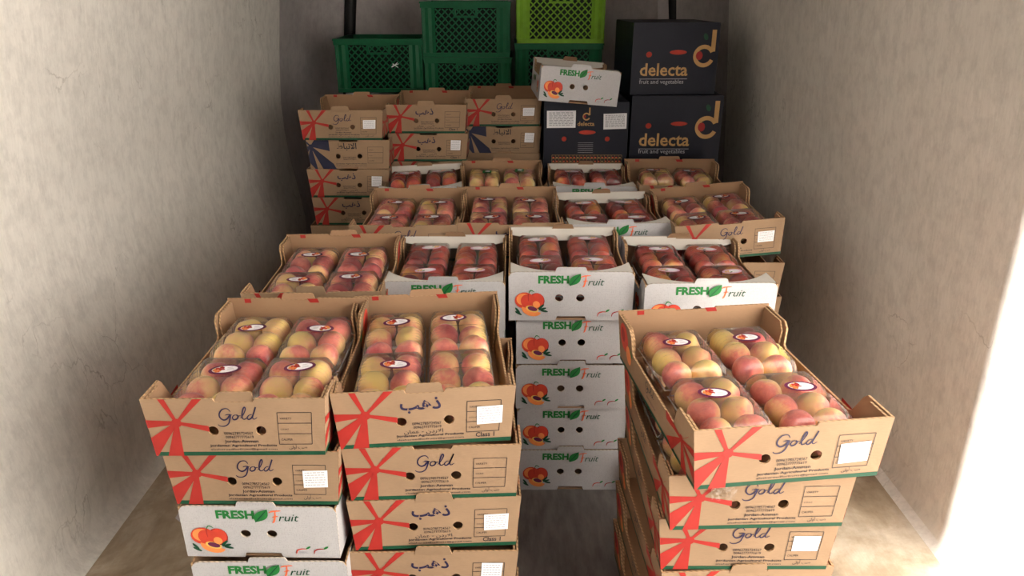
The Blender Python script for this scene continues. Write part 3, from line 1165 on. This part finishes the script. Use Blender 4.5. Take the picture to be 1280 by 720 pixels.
# ---- front row, left stack
xL, yL = -.447, 1.025 + KD / 2
zs = .86
for k, (dx, dy, lab) in enumerate(((.012, .02, None), (.006, .03, None), (.016, -.007, 'white carton with fruit print, lowest in view under the left front stack'),
                                   (.010, .004, 'white carton with fruit print directly under two kraft cartons, left front stack'))):
    r = white_carton(lab or ('white carton on the floor at the foot of the left front stack', 'white carton second from the floor, left front stack')[k], GW, open_top=False)
    if k == 3:
        LWC = r
    place(r, xL + .004 + dx, yL + dy - .02, k * WP * zs, (1, -1, .5, -1)[k], sc=(.93, 1, zs))
z = 4 * WP * zs
r = kraft_carton('gold', 'kraft carton with script lettering and white label, second in the left front stack', GK, 'b', tab=None)
place(r, xL + .014, yL + .012, z, -.5, sc=(.965, 1, 1))
r = kraft_carton('gold', 'open kraft peach carton with script lettering and empty variety grid, topping the left front stack', GK, None, tab='in')
z += KP
place(r, xL, yL, z, .6, sc=(.965, 1, 1))
fill(r, 'left front carton')

mb = MB()
mb.plate([(-.10, 0), (.06, 0), (.05, .055), (-.08, .050)], [], lambda a, b, off: (-.148 - b * .75 + off * .6, a - .05, .030 + b * .25 - off), .003, (KRI, WH, EDGE))
part('side_flap', mb.mesh('side_flap'), LWC)['label'] = 'loose cardboard flap sticking out'

# ---- front row, middle stack
xM, yM = -.137, 1.068 + KD / 2
labs = [('dhahab', None, 'kraft carton at the foot of the middle front stack', 0, 0, None), ('gold', None, 'second kraft carton from the floor, middle front stack', 0, 0, None),
        ('dhahab', 'd', 'kraft carton with blue Arabic word and label, lowest in view, middle front stack', -.006, -.012, 'up'),
        ('dhahab', 'b', 'kraft carton with blue Arabic word and Class 1, third down, middle front stack', .000, -.008, 'up'),
        ('gold', None, 'kraft carton with script lettering and no label, second in the middle front stack', .002, -.004, None),
        ('dhahab', 'b', 'open kraft peach carton with blue Arabic word, topping the middle front stack', -.004, 0, 'in')]
for k, (kind, st, lab, dx, dy, tb) in enumerate(labs):
    r = kraft_carton(kind, lab, GK, st, tab=tb, back_tab=(k == 5))
    place_front(r, *((-.140, 1.07), (-.140, 1.07), (-.141, 1.052), (-.136, 1.062), (-.136, 1.062), (-.145, 1.066))[k], k * KP, (1, 0, 1.0, 3.0, 2.4, 5.5)[k])
fill(r, 'middle front carton', no_sticker=((1, -1),))

# ---- front row, right stack
xR, yR = .425, .97 + KD / 2
labs = [('gold', None, 'kraft carton at the foot of the right front stack', 0, 0, None, 3), ('gold', None, 'second kraft carton from the floor, right front stack', 0, 0, None, 3),
        ('gold', 'a', 'kraft carton with label lowest in view in the right front stack', -.012, .030, 'up', 2),
        ('gold', 'a', 'kraft carton with script lettering and label, third down, right front stack', -.020, .016, None, 2),
        ('gold', None, 'torn kraft carton with unlabelled grid, second in the right front stack', -.016, .008, None, 1),
        ('gold', 'c', 'brightly lit open kraft peach carton topping the right front stack', .008, -.012, None, 6)]
for k, (kind, st, lab, dx, dy, tb, yaw) in enumerate(labs):
    r = kraft_carton(kind, lab, GK, st, tab=tb, back_tab=False)
    place_front(r, *((.41, 1.0), (.41, 1.0), (.410, 1.008), (.400, 1.008), (.402, .985), (.430, .962))[k], k * KP, (3, 3, 3, 0, 2, 7)[k], sc=(1.05 if k == 5 else 1.0, 1.08 if k == 5 else 1.0, 1))
    if k == 4:
        R2 = r
    if k == 3:
        R3c = r
fill(r, 'right front carton')
fill(R2, 'right front second carton', which=((-1, -1), (-1, 1)))
# torn clear film hanging by the left hole of the second carton
mb = MB()
rnd = random.Random(5)
nx, ny = 9, 7
fv = [((i / nx - .5) * .040 + rnd.uniform(-.002, .002), -.004 - rnd.uniform(0, .007), (j / ny - .5) * .026 + rnd.uniform(-.002, .002)) for j in range(ny + 1) for i in range(nx + 1)]
mb.add(fv, [(j * (nx + 1) + i, j * (nx + 1) + i + 1, (j + 1) * (nx + 1) + i + 1, (j + 1) * (nx + 1) + i) for j in range(ny) for i in range(nx)], CLEAR)
film = bpy.data.objects.new('torn_tape', mb.mesh('torn_tape', False))
COL.objects.link(film)
film.parent = R2
film.location = (-.065, -KD / 2 - .001, .078)
film['label'] = 'crumpled clear tape over a tear'

# ---- second row
labs = ['kraft carton in the second row stack by the left wall'] * 5
xA, yA = -.445, 1.49 + KD / 2
for k in range(5):
    r = kraft_carton(('gold', 'dhahab')[k % 2], ['kraft carton at the foot of the second row stack by the left wall', 'kraft carton, second from floor, second row stack by the left wall',
                     'kraft carton, third from floor, second row stack by the left wall', 'kraft carton, fourth from floor, second row stack by the left wall',
                     'kraft carton just under the open one, second row by the left wall'][k], GK, None, tab=None, back_tab=False)
    place(r, xA + .01 * ((k % 3) - 1), yA, k * KP, 1.5)
r = kraft_carton('gold', 'open kraft peach carton in the second row beside the left wall', GK, 'a', tab='up')
place(r, xA, yA, 5 * KP, 2)
fill(r, 'second row kraft carton', red=.16)
zt = bury(-.160, 1.64 + WD / 2, 'kwww')
r = white_carton('open white nectarine carton in second row, partly behind the middle front carton', GW)
place(r, -.162, 1.632 + WD / 2, zt, 0)
fill(r, 'second row left white carton', True, sticker='lilac')
xB, yB = .150, 1.655 + WD / 2
for k in range(5):
    lab = ['white carton standing on the floor at the end of the gap', 'white carton second from the floor at the end of the gap', 'white carton third from the floor at the end of the gap',
           'white carton just below the open one at the end of the gap', 'open white nectarine carton with full fruit print above the floor gap'][k]
    r = white_carton(lab, GW, open_top=(k == 4))
    place(r, xB + (.006, .004, .002, 0, -.008)[k], yB + (0, .004, -.002, .004, -.012)[k], k * WP, (0, .4, -.3, .5, 0)[k], sc=(.97 if k < 4 else 1.03, 1, 1))
fill(r, 'white carton above gap', True, sticker='lilac')
zt = bury(.470, 1.64 + WD / 2, 'kwww')
r = white_carton('open white nectarine carton in second row, behind the right front carton', GW)
place(r, .468, 1.620 + WD / 2, zt, 1, sc=(1.08, 1, 1))
fill(r, 'second row right white carton', True, sticker='lilac')

# ---- third row
zt = bury(-.305, 1.975 + .02 + KD / 2, 'kkkkk')
r = kraft_carton('gold', 'open kraft peach carton in third row, left of the kraft one with paler rim', GK, None, tab=None)
place(r, -.306, 1.99 + KD / 2, zt, 0)
r['label'] = 'open kraft peach carton in third row beside the labelled kraft stack'
fill(r, 'third row kraft carton', red=.16)
zt = bury(.0, 2.02 + KD / 2, 'kkkkk')
r = kraft_carton('dhahab', 'open kraft peach carton in third row between a kraft and a white carton', GK, None, tab=None)
place(r, -.006, 2.012 + KD / 2, zt, 0)
fill(r, 'third row central carton', red=.16)
zt = bury(.302, 2.04 + WD / 2, 'wwwww'[:4])
r = white_carton('open white nectarine carton in the third row, between two kraft cartons', GW)
place(r, .302, 2.030 + WD / 2, zt, 3, sc=(1.05, 1, 1.02))
fill(r, 'third row white carton', True, sticker='lilac')
xD, yD = .615, 1.975 + KD / 2
zt = bury(xD + .02, yD + .01, 'kkkk')
r = kraft_carton('gold', 'kraft carton squeezed under the tilted open one by the right wall', GK, None, tab=None, back_tab=False)
place(r, xD + .012, yD + .005, zt, -1)
r = kraft_carton('gold', 'tilted open kraft peach carton with white label against the right wall, third row', GK, 'a', tab=None)
place(r, xD, yD, zt + KP + .014, 0, roll=-5.0)
fill(r, 'tilted kraft carton', red=.16)

# ---- fourth row
zt = bury(-.325, 2.44 + WD / 2, 'wwww')
r = white_carton('open white carton at the left of the fourth row, slightly askew', GW)
place(r, -.318, 2.43 + WD / 2, zt + .006, 4, roll=-2.0)
fill(r, 'rear askew white carton', True, sticker='lilac', which=((-1, 1), (1, 1)))
zt = bury(-.036, 2.425 + KD / 2, 'kkkkk')
r = kraft_carton('dhahab', 'open kraft carton in the fourth row with green stickers on its punnets', GK, None, tab=None)
place(r, -.036, 2.425 + KD / 2, zt, 1)
fill(r, 'green stickered kraft carton', sticker='green', which=((-1, 1), (1, 1)))
zt = bury(.286, 2.49 + WD / 2, 'wwww')
r = white_carton('open white carton in the fourth row before the navy box with paper sheets', GW)
place(r, .284, 2.48 + WD / 2, zt, 0)
fill(r, 'rear straight white carton', True, sticker='lilac', which=((-1, 1), (1, 1)))
zt = bury(.600, 2.43 + KD / 2, 'kkkkk')
r = kraft_carton('gold', 'open kraft peach carton in the fourth row before the big navy boxes', GK, None, tab=None)
place(r, .606, 2.435 + KD / 2, zt, -1, sc=(1.14, 1, 1.03))
fill(r, 'rear right kraft carton', which=((-1, 1), (1, 1)))

# ---- the labelled kraft stacks at the back
def back_stack(x, y, specs, hiddenspec):
    z = bury(x, y + KD / 2, hiddenspec)
    for i, (kind, st, lab, dx) in enumerate(specs):
        r = kraft_carton(kind, lab, GK, st, tab='up' if i == len(specs) - 1 else None, back_tab=(i == len(specs) - 1))
        place(r, x + dx, y + KD / 2 + abs(dx) * .5, z, frnd.uniform(-.6, .6))
        z += KP
    return z
back_stack(-.614, 2.69, [('dhahab', None, 'shaded kraft carton, lowest in view in the rear stack by left wall', .016), ('dhahab', 'd', 'kraft carton with Arabic word and label, rear stack by left wall', .010),
                         ('nabat', None, 'kraft carton with navy rays and empty grid, rear stack by left wall', .014), ('gold', 'a', 'kraft carton with script lettering topping the rear stack by left wall', 0)], 'kkkk')
back_stack(-.322, 2.83, [('dhahab', None, 'kraft carton behind the askew white one, middle rear stack', .004), ('dhahab', 'd', 'kraft carton with Arabic word and label, second in middle rear stack', .004),
                         ('dhahab', None, 'kraft carton with Arabic word and empty grid topping the middle rear stack', 0)], 'kkkkk')
back_stack(-.036, 2.99, [('nabat', 'd', 'kraft carton with navy rays and torn label beside the navy box', 0), ('gold', 'a', 'kraft carton with script lettering and label beside the navy box', 0)], 'kkkkkk')

# ------------------------------------------------------------------ navy boxes
def logo_d(mb, fm, x, z, s, o=.0012, leafcol=True):
    ring = ell(x, z, .5 * s, .5 * s, 28, 0, R(25), R(335))
    inner = ell(x, z, .32 * s, .32 * s, 28, 0, R(25), R(335))
    v = [fm(a, b, o) for a, b in ring] + [fm(a, b, o) for a, b in inner]
    n = len(ring)
    mb.add(v, [(i, i + 1, n + i + 1, n + i) for i in range(n - 1)], GOLDINK)
    mb.poly(rect(x + .30 * s, z + .20 * s, x + .50 * s, z + 1.15 * s), fm, o + .0002, GOLDINK)
    mb.poly(ell(x - .22 * s, z + .02 * s, .16 * s, .2 * s, 12), fm, o + .0003, DRED)
    if leafcol:
        mb.poly(ell(x + .02 * s, z + .85 * s, .10 * s, .16 * s, 10, .4), fm, o, GREEN)

def navy_box(label, W, D, H, sheets=False):
    r = empty('navy_fruit_box', label, 'box', 'navy printed fruit boxes')
    fm = lambda x, z, off: (x, -D / 2 - off, z)
    hz0 = H - .112
    holes = [ell(-.10 * W / .33, hz0, .012, .011, 14), ell(.012, hz0 + .008, .034, .009, 16)]
    if sheets:
        holes = [ell(-.085, H * .46, .010, .010, 14), ell(.085, H * .46, .010, .010, 14), ell(.005, H * .56, .034, .009, 16)]
    mb = MB()
    mb.plate(rect(-W / 2, 0, W / 2, H), holes, fm, .004, (NAVY, DARK, NAVY))
    f = part('front_panel', mb.mesh('front_panel'), r)
    for s in (-1, 1):
        mb = MB()
        mb.plate(rect(-D / 2 + .004, 0, D / 2 - .004, H), [], lambda a, b, off: (s * (W / 2 + off), a, b), .004, (NAVY, DARK, NAVY))
        part('side_panel', mb.mesh('side_panel'), r)
    mb = MB()
    mb.box(-W / 2, W / 2, D / 2 - .004, D / 2, 0, H, NAVY)
    part('back_panel', mb.mesh('back_panel'), r)
    mb = MB()
    mb.box(-W / 2 + .004, W / 2 - .004, -D / 2 + .004, D / 2 - .004, 0, .004, NAVY)
    part('base', mb.mesh('base'), r)
    for s in (-1, 1):       # two closed top flaps meeting in the middle
        mb = MB()
        a, b = (-D / 2 + .001, -.002) if s < 0 else (.002, D / 2 - .001)
        mb.box(-W / 2 + .001, W / 2 - .001, a, b, H, H + .004, NAVY)
        part('top_flap', mb.mesh('top_flap'), r)
    # fruit glimpsed in the holes: a coloured inner liner just behind them
    mb = MB()
    mb.box(-W * .40, W * .40, -D / 2 + .010, -D / 2 + .014, H * (.38 if sheets else .46), H * .68, PRED)
    part('inner_liner', mb.mesh('inner_liner'), r)
    mb = MB()
    if not sheets:
        mb.flat(glyphs('delecta', .018), fm, .0010, GOLDINK, -W * .40, H - .192, W * .56)
        mb.poly(rect(-W * .40, H - .204, W * .16, H - .202), fm, .0010, PTXT)
        mb.flat(glyphs('fruit and vegetables', .0), fm, .0010, PTXT, -W * .40, H - .226, W * .52)
        logo_d(mb, fm, W * .335, H - .118, W * .25)
    else:
        logo_d(mb, fm, .000, H * .80, .030, leafcol=False)
        mb.flat(glyphs('delecta', .02), fm, .0010, GOLDINK, -.034, H * .66, .066)
        mb.poly(ell(.005, H * .56, .040, .014, 18), lambda x, z, off: fm(x, z, off), .0004, DNAVY) if False else None
        for k in range(6):
            mb.poly(rect(-.03, H * (.40 - .03 * k), .03, H * (.405 - .03 * k)), fm, .0010, PTXT)
        # printed calendar grid along the bottom
        for k in range(4):
            z = H * (.03 + .06 * k)
            mb.poly(rect(-W * .40, z, W * .44, z + .0012), fm, .0010, GOLDINK)
        for k in range(21):
            x = -W * .40 + W * .84 * k / 20
            mb.poly(rect(x, H * .03, x + .0010, H * .21), fm, .0010, GOLDINK)
            if k < 20:
                for j in range(3):
                    mb.poly(rect(x + .003, H * (.045 + .06 * j), x + .010, H * (.065 + .06 * j)), fm, .0010, ORANGE if (k + j) % 3 else GOLDINK)
    part('printed_front', mb.mesh('printed_front', recalc=False), f)
    if sheets:
        for nm, cx, cz, w, h, rot in (('paper_sheet', -.098, H * .76, .112, .066, .01), ('paper_sheet', .112, H * .73, .090, .060, .03)):
            part(nm, label_mesh(fm, cx, cz, w, h, rot, 9), f)['label'] = 'white printed sheet glued to the box'
    return r

DH = .222
zt = bury(.30, 2.93 + .2, 'wwwkk'[:5], 0)
r = navy_box('navy box with two white paper sheets and a printed grid, under the tilted white carton', .330, .38, .852 - zt, True)
place(r, .290, 2.92 + .19, zt, 0)
topc = .852 + .004
zt2 = bury(.64, 2.955 + .2, 'kkkww'[:5])
r = navy_box('big navy box with gold lettering standing lower, behind the right open carton', .358, .40, .872 - zt2)
place(r, .648, 2.95 + .20, zt2, 0)
r = navy_box('big navy box with gold lettering stacked on top by the right corner panel', .335, .38, .262)
place(r, .622, 2.985 + .19, .877, 2.5)
r = white_carton('tilted white carton with faded fruit print perched on the navy box', GW)
place(r, .232, 2.735 + .22, topc + .014, 3, roll=5.0)

# ------------------------------------------------------------------ plastic crates
CW, CD, CH = .384, .38, .230

def strip(mb, p, q, w, rc, fm, mat, th=.003):
    """a lattice bar from p to q, clipped to rectangle rc"""
    x0, y0, x1, y1 = rc
    d = Vector((q[0] - p[0], q[1] - p[1]))
    t0, t1 = 0.0, 1.0
    for pp, dd, lo, hi in ((p[0], d.x, x0, x1), (p[1], d.y, y0, y1)):
        if abs(dd) < 1e-9:
            continue
        a, b = (lo - pp) / dd, (hi - pp) / dd
        if a > b:
            a, b = b, a
        t0, t1 = max(t0, a), min(t1, b)
    if t1 - t0 < .02:
        return
    a = Vector(p) + d * t0
    b = Vector(p) + d * t1
    n = Vector((-d.y, d.x)).normalized() * w / 2
    pts = [a + n, b + n, b - n, a - n]
    v = [fm(c.x, c.y, 0) for c in pts] + [fm(c.x, c.y, -th) for c in pts]
    mb.add(v, [(0, 1, 2, 3), (7, 6, 5, 4), (0, 4, 5, 1), (1, 5, 6, 2), (2, 6, 7, 3), (3, 7, 4, 0)], mat)

def lattice(fm, halfw, H, mat, name):
    mb = MB()
    x0, x1, y0, y1 = -halfw, halfw, .016, H - .030
    step = .030
    L = x1 - x0 + (y1 - y0)
    k = -L
    while k < L:
        strip(mb, (x0 + k, y0), (x0 + k + L, y0 + L), .0054, (x0, y0, x1, y1), fm, mat)
        strip(mb, (x1 - k, y0), (x1 - k - L, y0 + L), .0054, (x0, y0, x1, y1), fm, mat)
        k += step
    return mb.mesh(name)

def crate_meshes(mat):
    W, D, H = CW, CD, CH
    out = {}
    mb = MB()       # top rim: two stepped bands all the way round
    for (h0, h1, e) in ((H - .026, H - .004, .004), (H - .008, H, .007)):
        for a in ((-W / 2 - e, W / 2 + e, -D / 2 - e, -D / 2 + .008), (-W / 2 - e, W / 2 + e, D / 2 - .008, D / 2 + e),
                  (-W / 2 - e, -W / 2 + .008, -D / 2, D / 2), (W / 2 - .008, W / 2 + e, -D / 2, D / 2)):
            mb.box(*a, h0, h1, mat)
    out['rim'] = mb.mesh('rim')
    mb = MB()
    mb.box(-W / 2 + .006, W / 2 - .006, -D / 2 + .006, D / 2 - .006, 0, .006, mat)
    for a in ((-W / 2 + .004, W / 2 - .004, -D / 2, -D / 2 + .008), (-W / 2 + .004, W / 2 - .004, D / 2 - .008, D / 2), (-W / 2, -W / 2 + .008, -D / 2, D / 2), (W / 2 - .008, W / 2, -D / 2, D / 2)):
        mb.box(*a, 0, .018, mat)
    out['base'] = mb.mesh('base')
    posts = []
    for sx in (-1, 1):
        for sy in (-1, 1):
            mb = MB()
            # an L-shaped corner with a shallow round flute on the end face
            n = 8
            pts = []
            for i in range(n + 1):
                t = i / n
                pts.append((sx * (W / 2 - .058 * t), sy * (D / 2 - .0015 - .004 * math.sin(math.pi * t * 2) ** 2)))
            v = [(x, y, z) for z in (.006, H - .010) for x, y in pts]
            m = n + 1
            mb.add(v, [(i, i + 1, m + i + 1, m + i) for i in range(n)], mat)
            vi = [(x, y - sy * .006, z) for x, y, z in v]
            mb.add(vi, [(i, i + 1, m + i + 1, m + i) for i in range(n)], mat)
            mb.box(min(sx * W / 2, sx * (W / 2 - .005)), max(sx * W / 2, sx * (W / 2 - .005)), min(sy * D / 2, sy * (D / 2 - .07)), max(sy * D / 2, sy * (D / 2 - .07)), .006, H - .010, mat)
            posts.append(mb.mesh('corner_post', False))
    out['posts'] = posts
    ends = []
    for s in (-1, 1):
        fm = (lambda x, z, off, s=s: (x, s * (D / 2 - .003 + off), z))
        ends.append(lattice(fm, W / 2 - .056, H, mat, 'lattice'))
        mb = MB()
        ring = [(-.052, H - .066), (.052, H - .066), (.052, H - .026), (-.052, H - .026)]
        hole = [(-.042, H - .058), (.042, H - .058), (.042, H - .032), (-.042, H - .032)]
        mb.plate(ring, [hole], (lambda x, z, off, s=s: (x, s * (D / 2 + .001 + off), z)), .007, (mat, mat, mat))
        out['handle%d' % s] = mb.mesh('handle')
    out['ends'] = ends
    out['sides'] = []
    for sx in (-1, 1):
        mb = MB()
        mb.box(min(sx * (W / 2 - .004), sx * (W / 2 - .001)), max(sx * (W / 2 - .004), sx * (W / 2 - .001)), -D / 2 + .06, D / 2 - .06, .010, H - .020, mat)
        for k in range(5):
            y = -D / 2 + .08 + (D - .16) * k / 4
            mb.box(min(sx * (W / 2 - .001), sx * (W / 2 + .002)), max(sx * (W / 2 - .001), sx * (W / 2 + .002)), y - .003, y + .003, .012, H - .028, mat)
        out['sides'].append(mb.mesh('side_panel'))
    mb = MB()
    mb.box(-W / 2 + .05, W / 2 - .05, D / 2 - .006, D / 2 - .003, .010, H - .020, mat)
    out['back'] = mb.mesh('back_panel')
    return out
CG, CL = crate_meshes(GPLAST), crate_meshes(LPLAST)

SHADE_MAT = plain('shade_insert_black', (14, 24, 20), 0.6, 0.1)  # near-black insert added inside the crates to stand in for shade
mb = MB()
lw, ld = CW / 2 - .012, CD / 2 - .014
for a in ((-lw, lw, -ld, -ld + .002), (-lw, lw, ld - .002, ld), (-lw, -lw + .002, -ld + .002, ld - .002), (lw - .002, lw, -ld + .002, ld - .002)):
    mb.box(*a, .008, CH - .020, SHADE_MAT)
SHADE_INSERT = mb.mesh('shade_insert')

def crate(M, label, x, y, z, yaw=0):
    r = empty('plastic_crate', label, 'crate', 'lattice plastic crates by the bulkhead')
    part('rim', M['rim'], r)
    part('base', M['base'], r)
    for p in M['posts']:
        part('corner_post', p, r)
    for i, s in ((0, -1), (1, 1)):
        part('side_panel', M['sides'][i], r)
    part('lattice', M['ends'][0], r)
    part('handle', M['handle-1'], r)
    part('back_panel', M['back'], r)
    part('shade_insert', SHADE_INSERT, r)['label'] = 'dark insert added for the shade behind the lattice'
    place(r, x, y, z, yaw)
    return r
yc = 3.36
h1 = bury(-.62, 3.66, 'kkkwwww')
c1 = crate(CG, 'green lattice crate standing alone at left with a scrap of white tie', -.590, 3.42 + CD / 2, h1)
mb = MB()
for a, b in (((-.012, .0), (.016, .010)), ((-.010, .010), (.014, -.006)), ((-.016, -.004), (.002, .004)), ((.0, .004), (.012, .016))):
    d = (Vector(b) - Vector(a)).normalized() * .0022
    pts = [(a[0] - d.y, a[1] + d.x), (b[0] - d.y * .5, b[1] + d.x * .5), (b[0] + d.y * .5, b[1] - d.x * .5), (a[0] + d.y, a[1] - d.x)]
    mb.plate(pts, [], lambda x, z, off: (x, -.004 - off, z), .002, (PAPER, PAPER, PAPER))
t = part('white_tie', mb.mesh('white_tie'), c1, (.070, -CD / 2, .115))
t['label'] = 'scrap of white plastic tie'
h2 = bury(-.20, 3.66, 'kkkkkkk')
crate(CG, 'green lattice crate forming the lower half of the two green ones', -.196, 3.43 + CD / 2, h2, -.5)
crate(CG, 'green lattice crate on top of another green crate', -.202, 3.42 + CD / 2, h2 + CH + .001, 0)
h3 = bury(.215, 3.66, 'kkkkwww')
crate(CG, 'dark green crate beneath the lime green one, mostly hidden by a white carton', .208, 3.43 + CD / 2, h3, 0)
crate(CL, 'bright lime green lattice crate on top of a green one', .212, 3.42 + CD / 2, h3 + CH + .001, 0)
